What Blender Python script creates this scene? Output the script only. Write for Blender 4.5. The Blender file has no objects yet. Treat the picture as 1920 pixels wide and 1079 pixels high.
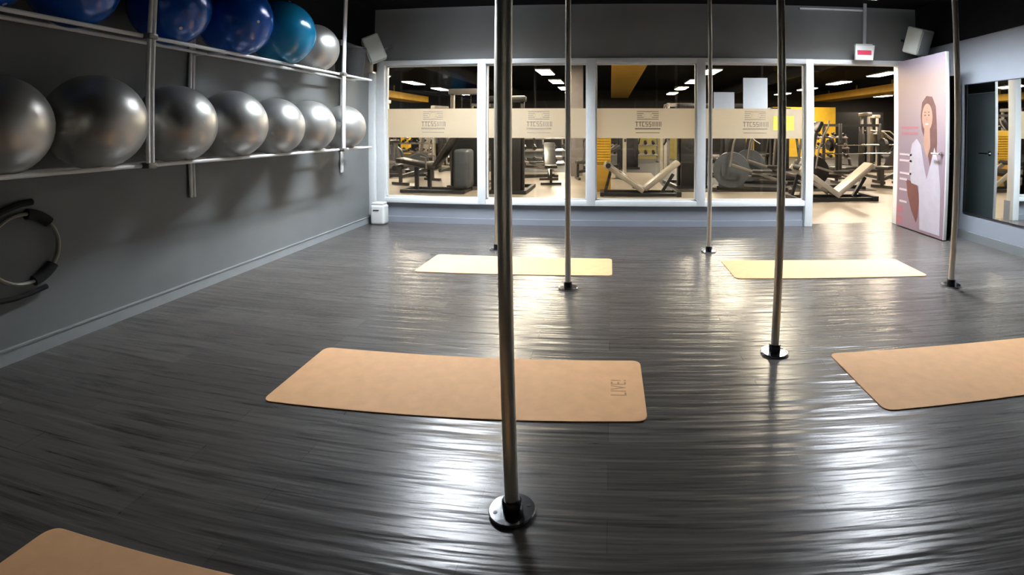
import bpy, bmesh, math, random
from mathutils import Vector, Matrix, Euler
R = math.radians
S = bpy.context.scene
C = S.collection
random.seed(7)

# ---------------------------------------------------------------- camera
# wide phone lens, cropped off-centre: polynomial fisheye with a lens shift
cd = bpy.data.cameras.new('camera')
cam = bpy.data.objects.new('camera', cd)
C.objects.link(cam)
S.camera = cam
yaw, pitch, roll = 0.0489, -0.0112, 0.0018
cam.matrix_world = (Matrix.Translation((0, 0, 1.33)) @ Matrix.Rotation(yaw, 4, 'Z')
                    @ Matrix.Rotation(math.pi / 2 + pitch, 4, 'X') @ Matrix.Rotation(roll, 4, 'Z'))
cd.type = 'PANO'
cd.panorama_type = 'FISHEYE_LENS_POLYNOMIAL'
cd.sensor_width = 36
cd.fisheye_polynomial_k0 = 0
cd.fisheye_polynomial_k1 = -0.05958084711382377
cd.fisheye_polynomial_k2 = 8.043314941574587e-05
cd.fisheye_polynomial_k3 = 3.298197079871183e-05
cd.fisheye_polynomial_k4 = -5.502197877187593e-07
cd.fisheye_fov = math.pi
cd.shift_x = -140.7 / 1920
cd.shift_y = -290.0 / 1079
cd.clip_start = 0.05
cd.clip_end = 100

# ---------------------------------------------------------------- view, world
S.view_settings.view_transform = 'Standard'
S.view_settings.look = 'None'
S.view_settings.exposure = 0.0
S.view_settings.gamma = 1.0
S.view_settings.use_curve_mapping = False
wd = bpy.data.worlds.new('world')
S.world = wd
wd.use_nodes = True
wd.node_tree.nodes['Background'].inputs[0].default_value = (0.5, 0.55, 0.62, 1)
wd.node_tree.nodes['Background'].inputs[1].default_value = 0.02
GYM_LIGHT = 122.0
STUDIO_LIGHT = 285.0

# room: left wall x=-3.35, right wall x=4.31, glazed wall y=6.42, ceiling z=3.0
XL, XR, YB, YR, ZC = -3.35, 4.31, 6.42, -1.6, 3.0
GX0, GX1, GY1, GZ = -13.0, 17.5, 27.0, 3.45

# ---------------------------------------------------------------- materials
def new_mat(name):
    m = bpy.data.materials.new(name)
    m.use_nodes = True
    nt = m.node_tree
    return m, nt, nt.nodes['Principled BSDF']

def N(nt, kind, **kw):
    n = nt.nodes.new(kind)
    for k, v in kw.items():
        setattr(n, k, v)
    return n

def mat(name, col, rough=0.5, metal=0.0, var=0.08, scale=8.0, bump=0.0, spec=0.5, stretch=(1, 1, 1), coat=0.0):
    m, nt, b = new_mat(name)
    tc = N(nt, 'ShaderNodeTexCoord')
    mp = N(nt, 'ShaderNodeMapping')
    mp.inputs['Scale'].default_value = stretch
    nz = N(nt, 'ShaderNodeTexNoise')
    nz.inputs['Scale'].default_value = scale
    nz.inputs['Detail'].default_value = 4
    cr = N(nt, 'ShaderNodeValToRGB')
    c0 = [max(0, c * (1 - var)) for c in col[:3]] + [1]
    c1 = [min(1, c * (1 + var)) for c in col[:3]] + [1]
    cr.color_ramp.elements[0].position = 0.3
    cr.color_ramp.elements[1].position = 0.7
    cr.color_ramp.elements[0].color = c0
    cr.color_ramp.elements[1].color = c1
    L = nt.links
    L.new(tc.outputs['Object'], mp.inputs[0])
    L.new(mp.outputs[0], nz.inputs['Vector'])
    L.new(nz.outputs['Fac'], cr.inputs[0])
    L.new(cr.outputs[0], b.inputs['Base Color'])
    b.inputs['Roughness'].default_value = rough
    b.inputs['Metallic'].default_value = metal
    b.inputs['Specular IOR Level'].default_value = spec
    b.inputs['Coat Weight'].default_value = coat
    if bump:
        bp = N(nt, 'ShaderNodeBump')
        bp.inputs['Strength'].default_value = bump
        bp.inputs['Distance'].default_value = 0.01
        L.new(nz.outputs['Fac'], bp.inputs['Height'])
        L.new(bp.outputs[0], b.inputs['Normal'])
    return m

def emit(name, col, strength):
    m = bpy.data.materials.new(name)
    m.use_nodes = True
    nt = m.node_tree
    nt.nodes.clear()
    e = N(nt, 'ShaderNodeEmission')
    e.inputs[0].default_value = (*col, 1)
    e.inputs[1].default_value = strength
    o = N(nt, 'ShaderNodeOutputMaterial')
    nt.links.new(e.outputs[0], o.inputs[0])
    return m

def wood_floor(name, dark, light, rough, bump, row=0.145, grain=1.0, groove=0.5):
    """planks that run along X, with a grain and a slight cupping of the boards"""
    m, nt, b = new_mat(name)
    L = nt.links
    tc = N(nt, 'ShaderNodeTexCoord')
    br = N(nt, 'ShaderNodeTexBrick')
    br.inputs['Color1'].default_value = (*dark, 1)
    br.inputs['Color2'].default_value = (*light, 1)
    br.inputs['Mortar'].default_value = (*[c * groove for c in dark], 1)
    br.inputs['Scale'].default_value = 1.0
    br.inputs['Mortar Size'].default_value = 0.0014
    br.inputs['Mortar Smooth'].default_value = 0.4
    br.inputs['Brick Width'].default_value = 1.22
    br.inputs['Row Height'].default_value = row
    br.offset = 0.37
    L.new(tc.outputs['Object'], br.inputs['Vector'])
    mp = N(nt, 'ShaderNodeMapping')
    mp.inputs['Scale'].default_value = (1.1, 22, 1)
    L.new(tc.outputs['Object'], mp.inputs[0])
    n1 = N(nt, 'ShaderNodeTexNoise')
    n1.inputs['Scale'].default_value = 1.6
    n1.inputs['Detail'].default_value = 6
    n1.inputs['Roughness'].default_value = 0.6
    n1.inputs['Distortion'].default_value = 0.4
    L.new(mp.outputs[0], n1.inputs['Vector'])
    # long dark flecks of the grain
    cr = N(nt, 'ShaderNodeValToRGB')
    cr.color_ramp.elements[0].position = 0.28
    cr.color_ramp.elements[0].color = (0.35, 0.35, 0.35, 1)
    cr.color_ramp.elements[1].position = 0.5
    cr.color_ramp.elements[1].color = (1, 1, 1, 1)
    L.new(n1.outputs['Fac'], cr.inputs[0])
    mx = N(nt, 'ShaderNodeMix', data_type='RGBA', blend_type='MULTIPLY')
    mx.inputs[0].default_value = grain
    L.new(br.outputs['Color'], mx.inputs[6])
    L.new(cr.outputs[0], mx.inputs[7])
    L.new(mx.outputs[2], b.inputs['Base Color'])
    # cupping and waviness of the boards, much finer across the boards than along them
    mp2 = N(nt, 'ShaderNodeMapping')
    mp2.inputs['Scale'].default_value = (1.3, 17, 1)
    L.new(tc.outputs['Object'], mp2.inputs[0])
    n2 = N(nt, 'ShaderNodeTexNoise')
    n2.inputs['Scale'].default_value = 1.0
    n2.inputs['Detail'].default_value = 2.5
    L.new(mp2.outputs[0], n2.inputs['Vector'])
    ad = N(nt, 'ShaderNodeMath', operation='MULTIPLY_ADD')
    ad.inputs[1].default_value = 0.10
    L.new(n1.outputs['Fac'], ad.inputs[0])
    L.new(n2.outputs['Fac'], ad.inputs[2])
    bp = N(nt, 'ShaderNodeBump')
    bp.inputs['Strength'].default_value = bump
    bp.inputs['Distance'].default_value = 0.012
    L.new(ad.outputs[0], bp.inputs['Height'])
    L.new(bp.outputs[0], b.inputs['Normal'])
    b.inputs['Roughness'].default_value = rough
    return m

M = {}
M['floor'] = wood_floor('dark_laminate', (0.072, 0.065, 0.061), (0.096, 0.088, 0.083), 0.265, 0.70, groove=0.7)
M['gym_floor'] = wood_floor('pale_boards', (0.235, 0.20, 0.158), (0.27, 0.235, 0.19), 0.35, 0.2, row=0.2, grain=0.25, groove=0.7)
M['wall'] = mat('grey_paint', (0.165, 0.175, 0.178), 0.75, var=0.05, scale=3, bump=0.04)
M['wall_light'] = mat('pale_grey_paint', (0.25, 0.27, 0.31), 0.7, var=0.04, scale=3, bump=0.03)
M['wall_black'] = mat('black_paint', (0.005, 0.005, 0.006), 0.9, var=0.2, spec=0.1)
M['gym_wall'] = mat('charcoal_paint', (0.016, 0.014, 0.013), 0.8, var=0.2, scale=2)
M['skirting'] = mat('grey_skirting', (0.27, 0.29, 0.30), 0.5, var=0.04)
M['white'] = mat('white_frame_paint', (0.84, 0.87, 0.88), 0.4, var=0.02)
M['white_tube'] = mat('white_tube', (0.78, 0.78, 0.77), 0.35, var=0.03)
M['plastic_white'] = mat('white_plastic', (0.75, 0.75, 0.74), 0.4, var=0.03)
M['plastic_grey'] = mat('pale_speaker_shell', (0.50, 0.53, 0.50), 0.5, var=0.05)
M['black'] = mat('black_plastic', (0.012, 0.012, 0.013), 0.42, var=0.2)
M['black_fabric'] = mat('black_fabric', (0.010, 0.010, 0.011), 0.9, var=0.25, scale=40)
M['rubber'] = mat('black_rubber', (0.018, 0.018, 0.018), 0.65, var=0.2)
M['vinyl'] = mat('dark_vinyl', (0.030, 0.027, 0.025), 0.35, var=0.15)
M['dark_metal'] = mat('dark_machine_paint', (0.035, 0.033, 0.032), 0.35, metal=0.2, var=0.15)
M['grey_metal'] = mat('grey_machine_paint', (0.20, 0.18, 0.165), 0.35, metal=0.3, var=0.08)
M['light_metal'] = mat('pale_machine_paint', (0.40, 0.36, 0.30), 0.35, var=0.06)
M['blue_grey'] = mat('slate_shell', (0.075, 0.085, 0.10), 0.4, var=0.1)
M['chrome'] = mat('chrome', (0.80, 0.79, 0.77), 0.10, metal=1, var=0.02)
M['pole'] = mat('polished_steel', (0.80, 0.75, 0.66), 0.34, metal=0.85, var=0.03, scale=20)
M['flange'] = mat('chromed_flange', (0.62, 0.62, 0.63), 0.12, metal=1, var=0.03)
M['collar'] = mat('dark_collar', (0.03, 0.03, 0.035), 0.25, metal=0.8, var=0.1)
M['yellow'] = mat('yellow_paint', (0.62, 0.38, 0.02), 0.5, var=0.05)
M['ochre'] = mat('ochre_panel', (0.42, 0.24, 0.03), 0.5, var=0.05)
M['yellow_beam'] = mat('yellow_beam_paint', (0.55, 0.31, 0.02), 0.55, var=0.08, scale=3)
M['mat_cork'] = mat('orange_mat_foam', (0.76, 0.425, 0.205), 0.7, var=0.05, scale=14, bump=0.05)
M['mat_print'] = mat('brown_print', (0.40, 0.22, 0.10), 0.7, var=0.05)
M['grey_ball'] = mat('silver_ball_vinyl', (0.50, 0.495, 0.47), 0.37, metal=0.8, var=0.05, scale=3)
M['blue_ball'] = mat('royal_blue_vinyl', (0.002, 0.06, 0.31), 0.20, metal=0.1, var=0.1, scale=3)
M['teal_ball'] = mat('teal_vinyl', (0.006, 0.155, 0.30), 0.20, metal=0.1, var=0.1, scale=3)
M['paper'] = mat('white_paper', (0.80, 0.83, 0.85), 0.7, var=0.02)
M['yellow_paper'] = mat('yellow_paper', (0.70, 0.68, 0.10), 0.7, var=0.03)
M['red_print'] = mat('red_print', (0.62, 0.05, 0.10), 0.5, var=0.03)
M['ring_grip'] = mat('ring_band', (0.32, 0.31, 0.25), 0.45, var=0.1)
M['plate'] = mat('iron_plate', (0.025, 0.025, 0.025), 0.4, metal=0.4, var=0.2)
M['door_back'] = mat('grey_green_door_paint', (0.16, 0.19, 0.19), 0.5, var=0.06, scale=2)
M['logo'] = mat('taupe_print', (0.36, 0.30, 0.24), 0.6, var=0.03)
M['gym_diffuser'] = emit('warm_diffuser', (1.0, 0.83, 0.62), GYM_LIGHT)
M['studio_diffuser'] = emit('cool_diffuser', (0.86, 0.93, 1.0), STUDIO_LIGHT)
M['skin'] = mat('printed_skin', (0.385, 0.224, 0.168), 0.6, var=0.05)
M['hair'] = mat('printed_hair', (0.121, 0.055, 0.05), 0.6, var=0.15)
M['blouse'] = mat('printed_blouse', (0.42, 0.39, 0.45), 0.6, var=0.05)
M['skirt'] = mat('printed_skirt', (0.144, 0.051, 0.042), 0.6, var=0.08)
M['pink_text'] = mat('printed_pink', (0.372, 0.132, 0.162), 0.6, var=0.03)
M['pale_text'] = mat('printed_pale', (0.532, 0.462, 0.504), 0.6, var=0.03)

def poster_mat():
    m, nt, b = new_mat('pink_poster_print')
    L = nt.links
    tc = N(nt, 'ShaderNodeTexCoord')
    sp = N(nt, 'ShaderNodeSeparateXYZ')
    L.new(tc.outputs['Object'], sp.inputs[0])
    mr = N(nt, 'ShaderNodeMapRange')
    mr.inputs['From Min'].default_value = 0.0
    mr.inputs['From Max'].default_value = 2.25
    L.new(sp.outputs['Z'], mr.inputs['Value'])
    cr = N(nt, 'ShaderNodeValToRGB')
    e = cr.color_ramp.elements
    e[0].position = 0; e[0].color = (0.245, 0.163, 0.197, 1)
    e[1].position = 1; e[1].color = (0.313, 0.272, 0.34, 1)
    for p, c in ((0.45, (0.252, 0.19, 0.238, 1)), (0.68, (0.306, 0.224, 0.235, 1)), (0.87, (0.354, 0.252, 0.228, 1))):
        k = e.new(p); k.color = c
    L.new(mr.outputs[0], cr.inputs[0])
    L.new(cr.outputs[0], b.inputs['Base Color'])
    b.inputs['Roughness'].default_value = 0.45
    return m
M['poster'] = poster_mat()

def glass_mat():
    m = bpy.data.materials.new('clear_glass')
    m.use_nodes = True
    nt = m.node_tree
    nt.nodes.clear()
    t = N(nt, 'ShaderNodeBsdfTransparent')
    t.inputs[0].default_value = (0.93, 0.95, 0.95, 1)
    g = N(nt, 'ShaderNodeBsdfGlossy')
    g.inputs['Roughness'].default_value = 0.0
    f = N(nt, 'ShaderNodeFresnel')
    f.inputs[0].default_value = 1.45
    mx = N(nt, 'ShaderNodeMixShader')
    o = N(nt, 'ShaderNodeOutputMaterial')
    nt.links.new(f.outputs[0], mx.inputs[0])
    nt.links.new(t.outputs[0], mx.inputs[1])
    nt.links.new(g.outputs[0], mx.inputs[2])
    nt.links.new(mx.outputs[0], o.inputs[0])
    return m
M['glass'] = glass_mat()

def film_mat():
    m = bpy.data.materials.new('frosted_cream_film')
    m.use_nodes = True
    nt = m.node_tree
    nt.nodes.clear()
    d = N(nt, 'ShaderNodeBsdfDiffuse')
    d.inputs[0].default_value = (0.95, 0.87, 0.72, 1)
    t = N(nt, 'ShaderNodeBsdfTranslucent')
    t.inputs[0].default_value = (1.0, 0.95, 0.86, 1)
    mx = N(nt, 'ShaderNodeMixShader')
    mx.inputs[0].default_value = 0.8
    o = N(nt, 'ShaderNodeOutputMaterial')
    nt.links.new(d.outputs[0], mx.inputs[1])
    nt.links.new(t.outputs[0], mx.inputs[2])
    nt.links.new(mx.outputs[0], o.inputs[0])
    return m
M['film'] = film_mat()

def mirror_mat():
    m, nt, b = new_mat('mirror_silvering')
    b.inputs['Base Color'].default_value = (0.80, 0.84, 0.84, 1)
    b.inputs['Metallic'].default_value = 1
    b.inputs['Roughness'].default_value = 0.015
    return m
M['mirror'] = mirror_mat()

# ---------------------------------------------------------------- builders
class MB:
    def __init__(self):
        self.bm = bmesh.new()

    def box(self, c, s, rot=(0, 0, 0), bev=0.0, seg=2):
        r = bmesh.ops.create_cube(self.bm, size=1)
        vs = r['verts']
        mtx = Matrix.Translation(c) @ Euler(rot).to_matrix().to_4x4() @ Matrix.Diagonal((*s, 1))
        bmesh.ops.transform(self.bm, matrix=mtx, verts=vs)
        if bev > 0:
            es = list({e for v in vs for e in v.link_edges})
            bmesh.ops.bevel(self.bm, geom=es, offset=min(bev, min(s) * 0.45), segments=seg, profile=0.5, affect='EDGES')
        return self

    def bar(self, a, b, w, h=None, bev=0.0, up=(0, 0, 1)):
        """a rectangular bar from a to b"""
        h = h or w
        a, b = Vector(a), Vector(b)
        d = b - a
        z = d.normalized()
        u = Vector(up)
        if abs(z.dot(u)) > 0.98:
            u = Vector((0, 1, 0))
        x = u.cross(z).normalized()
        y = z.cross(x)
        rot = Matrix((x, y, z)).transposed().to_euler()
        return self.box((a + b) / 2, (w, h, d.length), rot, bev)

    def cyl(self, a, b, r, r2=None, seg=20, caps=True):
        a, b = Vector(a), Vector(b)
        d = b - a
        q = d.to_track_quat('Z', 'Y').to_matrix().to_4x4()
        bmesh.ops.create_cone(self.bm, cap_ends=caps, segments=seg, radius1=r, radius2=r if r2 is None else r2,
                              depth=d.length, matrix=Matrix.Translation((a + b) / 2) @ q)
        return self

    def tube(self, pts, r, seg=10, closed=False, flat=1.0):
        pts = [Vector(p) for p in pts]
        n = len(pts)
        rings = []
        ref = Vector((0, 0, 1))
        for i, p in enumerate(pts):
            if closed:
                t = (pts[(i + 1) % n] - pts[i - 1]).normalized()
            else:
                t = (pts[min(i + 1, n - 1)] - pts[max(i - 1, 0)]).normalized()
            if abs(t.dot(ref)) > 0.95:
                ref = Vector((1, 0, 0)) if abs(t.x) < 0.9 else Vector((0, 1, 0))
            x = ref.cross(t).normalized()
            y = t.cross(x)
            rings.append([self.bm.verts.new(p + x * r * math.cos(k * 2 * math.pi / seg) + y * r * flat * math.sin(k * 2 * math.pi / seg)) for k in range(seg)])
            ref = y
        for i in range(n if closed else n - 1):
            A, B = rings[i], rings[(i + 1) % n]
            for k in range(seg):
                self.bm.faces.new((A[k], A[(k + 1) % seg], B[(k + 1) % seg], B[k]))
        if not closed:
            self.bm.faces.new(rings[0][::-1])
            self.bm.faces.new(rings[-1])
        return self

    def sphere(self, c, r, sc=(1, 1, 1), seg=24):
        bmesh.ops.create_uvsphere(self.bm, u_segments=seg, v_segments=seg // 2, radius=r,
                                  matrix=Matrix.Translation(c) @ Matrix.Diagonal((*sc, 1)))
        return self

    def lathe(self, prof, c=(0, 0, 0), seg=40):
        """profile [(r, z), ...] turned about Z"""
        rings = []
        for r, z in prof:
            if r < 1e-6:
                rings.append([self.bm.verts.new((c[0], c[1], c[2] + z))])
            else:
                rings.append([self.bm.verts.new((c[0] + r * math.cos(k * 2 * math.pi / seg), c[1] + r * math.sin(k * 2 * math.pi / seg), c[2] + z)) for k in range(seg)])
        for A, B in zip(rings, rings[1:]):
            for k in range(seg):
                a, b = A[k % len(A)], A[(k + 1) % len(A)]
                d, e = B[k % len(B)], B[(k + 1) % len(B)]
                f = [v for i, v in enumerate((a, b, e, d)) if v not in (a, b, e, d)[:i]]
                if len(f) > 2:
                    self.bm.faces.new(f)
        return self

    def prism(self, poly, axis, a, b):
        """closed outline of (u, v) pushed out along the axis from a to b; u, v are the other two axes in order"""
        o = [i for i in range(3) if i != axis]
        def P(u, v, w):
            q = [0, 0, 0]
            q[o[0]], q[o[1]], q[axis] = u, v, w
            return q
        lo = [self.bm.verts.new(P(u, v, a)) for u, v in poly]
        hi = [self.bm.verts.new(P(u, v, b)) for u, v in poly]
        self.bm.faces.new(lo)
        self.bm.faces.new(hi[::-1])
        n = len(poly)
        for i in range(n):
            self.bm.faces.new((lo[i], hi[i], hi[(i + 1) % n], lo[(i + 1) % n]))
        return self

    def build(self, name, m, parent=None, bev=0.0, loc=None):
        bmesh.ops.recalc_face_normals(self.bm, faces=self.bm.faces)
        me = bpy.data.meshes.new(name)
        self.bm.to_mesh(me)
        self.bm.free()
        me.materials.append(m)
        me.shade_smooth()
        me.set_sharp_from_angle(angle=R(35))
        o = bpy.data.objects.new(name, me)
        C.objects.link(o)
        if parent is not None:
            o.parent = parent
        if loc is not None:
            o.location = loc
        if bev:
            md = o.modifiers.new('edge', 'BEVEL')
            md.width = bev
            md.segments = 2
            md.limit_method = 'ANGLE'
            md.angle_limit = R(40)
        return o

def tag(o, label, cat, group=None):
    o['label'] = label
    o['category'] = cat
    if group:
        o['group'] = group
    return o

def thing(name, label, cat, loc=(0, 0, 0), rz=0.0, group=None, scale=1.0):
    o = bpy.data.objects.new(name, None)
    C.objects.link(o)
    o.location = loc
    o.rotation_euler = (0, 0, rz)
    o.scale = (scale,) * 3
    o.empty_display_size = 0.1
    return tag(o, label, cat, group)

def struct(o, label=None, cat=None):
    o['kind'] = 'structure'
    if label:
        o['label'] = label
    if cat:
        o['category'] = cat
    return o

# ---------------------------------------------------------------- studio shell
struct(MB().box(((XL + XR) / 2, (YR + YB) / 2 + 0.06, -0.05), (XR - XL + 0.3, YB - YR + 0.12, 0.1)).build('floor', M['floor']),
       'dark grey laminate plank floor of the studio', 'floor')
struct(MB().box(((XL + XR) / 2, (YR + YB) / 2, ZC + 0.05), (XR - XL + 0.3, YB - YR + 0.2, 0.1)).build('ceiling', M['wall_black']),
       'black studio ceiling above the poles', 'ceiling')
struct(MB().box((XL - 0.06, (YR + YB) / 2, 1.21), (0.12, YB - YR, 2.42)).build('wall_left', M['wall']),
       'grey painted side wall behind the ball rack', 'wall')
struct(MB().box((XL - 0.05, (YR + YB) / 2, 2.71), (0.14, YB - YR, 0.58)).build('trim_1', M['wall_black']),
       'black band along the top of the wall behind the ball rack', 'trim')
struct(MB().box((XR + 0.06, (YR + YB) / 2, 1.205), (0.12, YB - YR, 2.41)).build('wall_right', M['wall_light']),
       'pale grey wall that carries the mirror', 'wall')
struct(MB().box((XR + 0.05, (YR + YB) / 2, 2.705), (0.14, YB - YR, 0.59)).build('trim_2', M['wall_black']),
       'black band above the pale grey mirror wall', 'trim')
struct(MB().box(((XL + XR) / 2, YR - 0.06, 1.5), (XR - XL + 0.24, 0.12, 3.0)).build('wall_rear', M['gym_wall']),
       'dark wall at the near end of the studio', 'wall')
# glazed wall: low wall, lintel and the pier beyond the doorway
struct(MB().box((-0.31, YB + 0.05, 0.14), (6.1, 0.12, 0.28)).build('wall_back', M['wall_light']),
       'low grey wall under the four studio windows', 'wall')
struct(MB().box(((XL + XR) / 2, YB + 0.05, 2.63), (XR - XL, 0.12, 0.74)).build('wall_back_upper', M['wall']),
       'grey lintel wall above the windows and the doorway', 'wall')
struct(MB().box((4.17, YB + 0.05, 1.13), (0.28, 0.12, 2.26)).build('wall_back_pier', M['wall']),
       'narrow grey pier between the doorway and the mirror wall', 'wall')
# skirtings
struct(MB().box((XL + 0.008, (YR + YB) / 2, 0.045), (0.016, YB - YR, 0.09)).box((XL + 0.011, (YR + YB) / 2, 0.086), (0.022, YB - YR, 0.010)).build('baseboard_left', M['skirting']),
       'grey skirting board along the ball rack wall', 'baseboard')
struct(MB().box((XR - 0.008, (YR + YB) / 2, 0.05), (0.016, YB - YR, 0.10)).build('baseboard_right', M['wall']),
       'darker grey skirting under the mirror', 'baseboard')
struct(MB().box((-0.31, YB - 0.018, 0.04), (6.08, 0.016, 0.08)).build('baseboard_back', M['wall_light']),
       'grey skirting below the studio windows', 'baseboard')
# white frame members
fr = MB()
ZF0, ZF1, ZT0, ZT1 = 0.28, 0.352, 2.195, 2.26
PX = [(-3.26, -3.145), (-1.80, -1.685), (-0.315, -0.20), (1.15, 1.258), (2.63, 2.738)]
fr.box(((-3.26 + 2.63) / 2, YB, (ZF0 + ZF1) / 2), (5.89, 0.13, ZF1 - ZF0), bev=0.006)
fr.box(((-3.26 + 4.06) / 2, YB, (ZT0 + ZT1) / 2), (7.32, 0.13, ZT1 - ZT0), bev=0.006)
for i, (a, b) in enumerate(PX):
    z0 = 0.0 if i == 4 else ZF0 + 0.004
    fr.box(((a + b) / 2, YB - 0.002, (z0 + ZT1) / 2), (b - a, 0.134, ZT1 - z0), bev=0.006)
fr.box((4.02, YB - 0.002, ZT1 / 2), (0.08, 0.134, ZT1), bev=0.006)
struct(fr.build('trim_3', M['white']), 'white painted frame around the windows and the doorway', 'trim')
# slim inner glazing beads
gb = MB()
for (a, b), (c, d) in zip(PX, PX[1:]):
    for x in (b + 0.009, c - 0.009):
        gb.box((x, YB + 0.02, (ZF1 + ZT0) / 2), (0.018, 0.05, ZT0 - ZF1))
    for z in (ZF1 + 0.009, ZT0 - 0.009):
        gb.box(((b + c) / 2, YB + 0.02, z), (c - b, 0.05, 0.018))
struct(gb.build('trim_4', M['white']), 'thin white glazing beads inside the window frames', 'trim')
struct(MB().box((-3.32, YB - 0.075, 1.06), (0.115, 0.10, 2.06), bev=0.01).build('trim_5', M['white']),
       'white boxed pipe casing in the corner beside the rack', 'trim')

def logo(parent, cx, y):
    """striped round emblem over a block word and two thin lines"""
    b = MB()
    zt = 1.548
    for k in range(5):
        z = zt - k * 0.026
        w = [0.0, 0.055, 0.075, 0.055, 0.0][k]
        h = 0.145
        if w:
            for s in (-1, 1):
                b.box((cx + s * (w + h) / 2, y, z), (h - w, 0.001, 0.009))
        else:
            b.box((cx, y, z), (h * 2, 0.001, 0.009))
    # ring in the middle of the stripes
    n = 20
    for k in range(n):
        a0, a1 = 2 * math.pi * k / n, 2 * math.pi * (k + 1) / n
        p0 = (cx + 0.048 * math.cos(a0), y, zt - 0.052 + 0.042 * math.sin(a0))
        p1 = (cx + 0.048 * math.cos(a1), y, zt - 0.052 + 0.042 * math.sin(a1))
        b.bar(p0, p1, 0.001, 0.009, up=(0, 1, 0))
    # block word, strokes as they can be made out
    z0, z1 = 1.345, 1.412
    zc, zh = (z0 + z1) / 2, z1 - z0
    xs = [cx - 0.165 + i * 0.0445 for i in range(8)]
    for i, x in enumerate(xs[:2]):
        b.box((x + 0.018, y, z1 - 0.006), (0.038, 0.001, 0.012))
        b.box((x + 0.018, y, zc), (0.012, 0.001, zh))
    x = xs[2]
    b.box((x + 0.005, y, zc), (0.011, 0.001, zh)).box((x + 0.018, y, z1 - 0.006), (0.034, 0.001, 0.012)).box((x + 0.018, y, z0 + 0.006), (0.034, 0.001, 0.012))
    for x in xs[3:5]:
        for z in (z1 - 0.006, zc, z0 + 0.006):
            b.box((x + 0.018, y, z), (0.036, 0.001, 0.011))
        b.box((x + 0.006, y, zc + zh / 4), (0.010, 0.001, zh / 2)).box((x + 0.031, y, zc - zh / 4), (0.010, 0.001, zh / 2))
    for x in xs[5:8]:
        b.box((x + 0.010, y, zc), (0.012, 0.001, zh)).box((x + 0.030, y, zc), (0.010, 0.001, zh))
    b.box((cx, y, 1.316), (0.34, 0.001, 0.020))
    b.box((cx, y, 1.262), (0.32, 0.001, 0.010))
    return b.build('logo', M['logo'], parent)

wl = ['window pane nearest the ball rack with cream frosted band and logo',
      'window pane behind the front pole with cream frosted band and logo',
      'window pane looking onto the yellow beam and yellow cabinet',
      'window pane next to the doorway with white and yellow sheets stuck on']
for i in range(4):
    a, b = PX[i][1], PX[i + 1][0]
    w = bpy.data.objects.new('window_%d' % (i + 1), None)
    C.objects.link(w)
    struct(w, wl[i], 'window')
    MB().box(((a + b) / 2, YB + 0.02, (ZF1 + ZT0) / 2), (b - a - 0.002, 0.004, ZT0 - ZF1 - 0.002)).build('pane', M['glass'], w)
    f = MB().box(((a + b) / 2, YB + 0.0165, 1.389), (b - a - 0.006, 0.0012, 0.402)).build('frosted_band', M['film'], w)
    logo(f, [-2.455, -0.97, 0.50, 1.95][i], YB + 0.0148)

# papers stuck on the last pane
def sheet(name, x0, x1, z0, z1, m, label, cat):
    return tag(MB().box(((x0 + x1) / 2, YB + 0.0135, (z0 + z1) / 2), (x1 - x0, 0.0012, z1 - z0)).build(name, m), label, cat)
sheet('paper_sheet', 1.385, 1.665, 1.590, 1.81, M['paper'], 'short white paper sheet on the window above the cream band, behind the slim pole', 'paper')
sheet('paper_sheet', 1.785, 2.12, 1.590, 2.005, M['paper'], 'tall bluish white paper sheet on the window above the cream band', 'paper')
sheet('paper_notice', 2.20, 2.49, 1.298, 1.492, M['yellow_paper'], 'yellow notice stuck on the cream band by the doorway post', 'notice')

# ---------------------------------------------------------------- door with a printed poster
door = bpy.data.objects.new('door_1', None)
C.objects.link(door)
door.location = (3.945, 6.33, 0.0)          # hinge line; local -Y runs to the free edge
struct(door, 'open door with a pink printed poster, swung into the studio', 'door')
DW, DH = 1.02, 2.225
MB().box((0.02, -DW / 2, DH / 2 + 0.012), (0.04, DW, DH), bev=0.002).build('leaf', M['plastic_white'], door)
MB().box((0.0405, -DW / 2, 0.90), (0.003, DW - 0.004, 1.74)).build('back_sheet', M['door_back'], door)['label'] = 'grey green lower back of the door'
MB().box((0.0405, -DW / 2, 2.0), (0.003, DW - 0.004, 0.45)).build('top_panel', M['black'], door)['label'] = 'black upper back of the door'
po = MB().box((-0.0015, -DW / 2, DH / 2 + 0.012), (0.003, DW - 0.03, DH - 0.004)).build('poster', M['poster'], door)
X = -0.0035
def flat(name, poly, m, dx=0.0):
    """flat printed shape on the poster: outline of (distance from hinge, height)"""
    pts = [(-u, z) for u, z in poly]
    return MB().prism(pts, 0, X - 0.0006 - dx, X + 0.0004 - dx).build(name, m, po)
def oval(cu, cz, ru, rz, n=28):
    return [(cu + ru * math.cos(2 * math.pi * k / n), cz + rz * math.sin(2 * math.pi * k / n)) for k in range(n)]
flat('printed_hair', [(0.52, 1.50), (0.55, 1.66), (0.64, 1.735), (0.75, 1.72), (0.82, 1.60), (0.84, 1.38), (0.85, 1.15), (0.83, 0.90), (0.80, 0.62), (0.74, 0.60), (0.72, 0.85), (0.66, 1.05), (0.60, 1.20), (0.54, 1.32)], M['hair'])
flat('printed_skirt', [(0.22, 0.66), (0.46, 0.62), (0.52, 0.45), (0.50, 0.20), (0.47, 0.12), (0.36, 0.26), (0.27, 0.44)], M['skirt'])
flat('printed_blouse', [(0.34, 1.13), (0.44, 1.20), (0.53, 1.12), (0.60, 0.86), (0.66, 0.70), (0.74, 0.92), (0.80, 1.10), (0.88, 0.92), (0.93, 0.60), (0.95, 0.05), (0.55, 0.05), (0.52, 0.40), (0.50, 0.60), (0.34, 0.62), (0.29, 0.75), (0.30, 1.00)], M['blouse'], 0.0012)
flat('printed_face', oval(0.655, 1.47, 0.105, 0.17), M['skin'], 0.0024)
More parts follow.
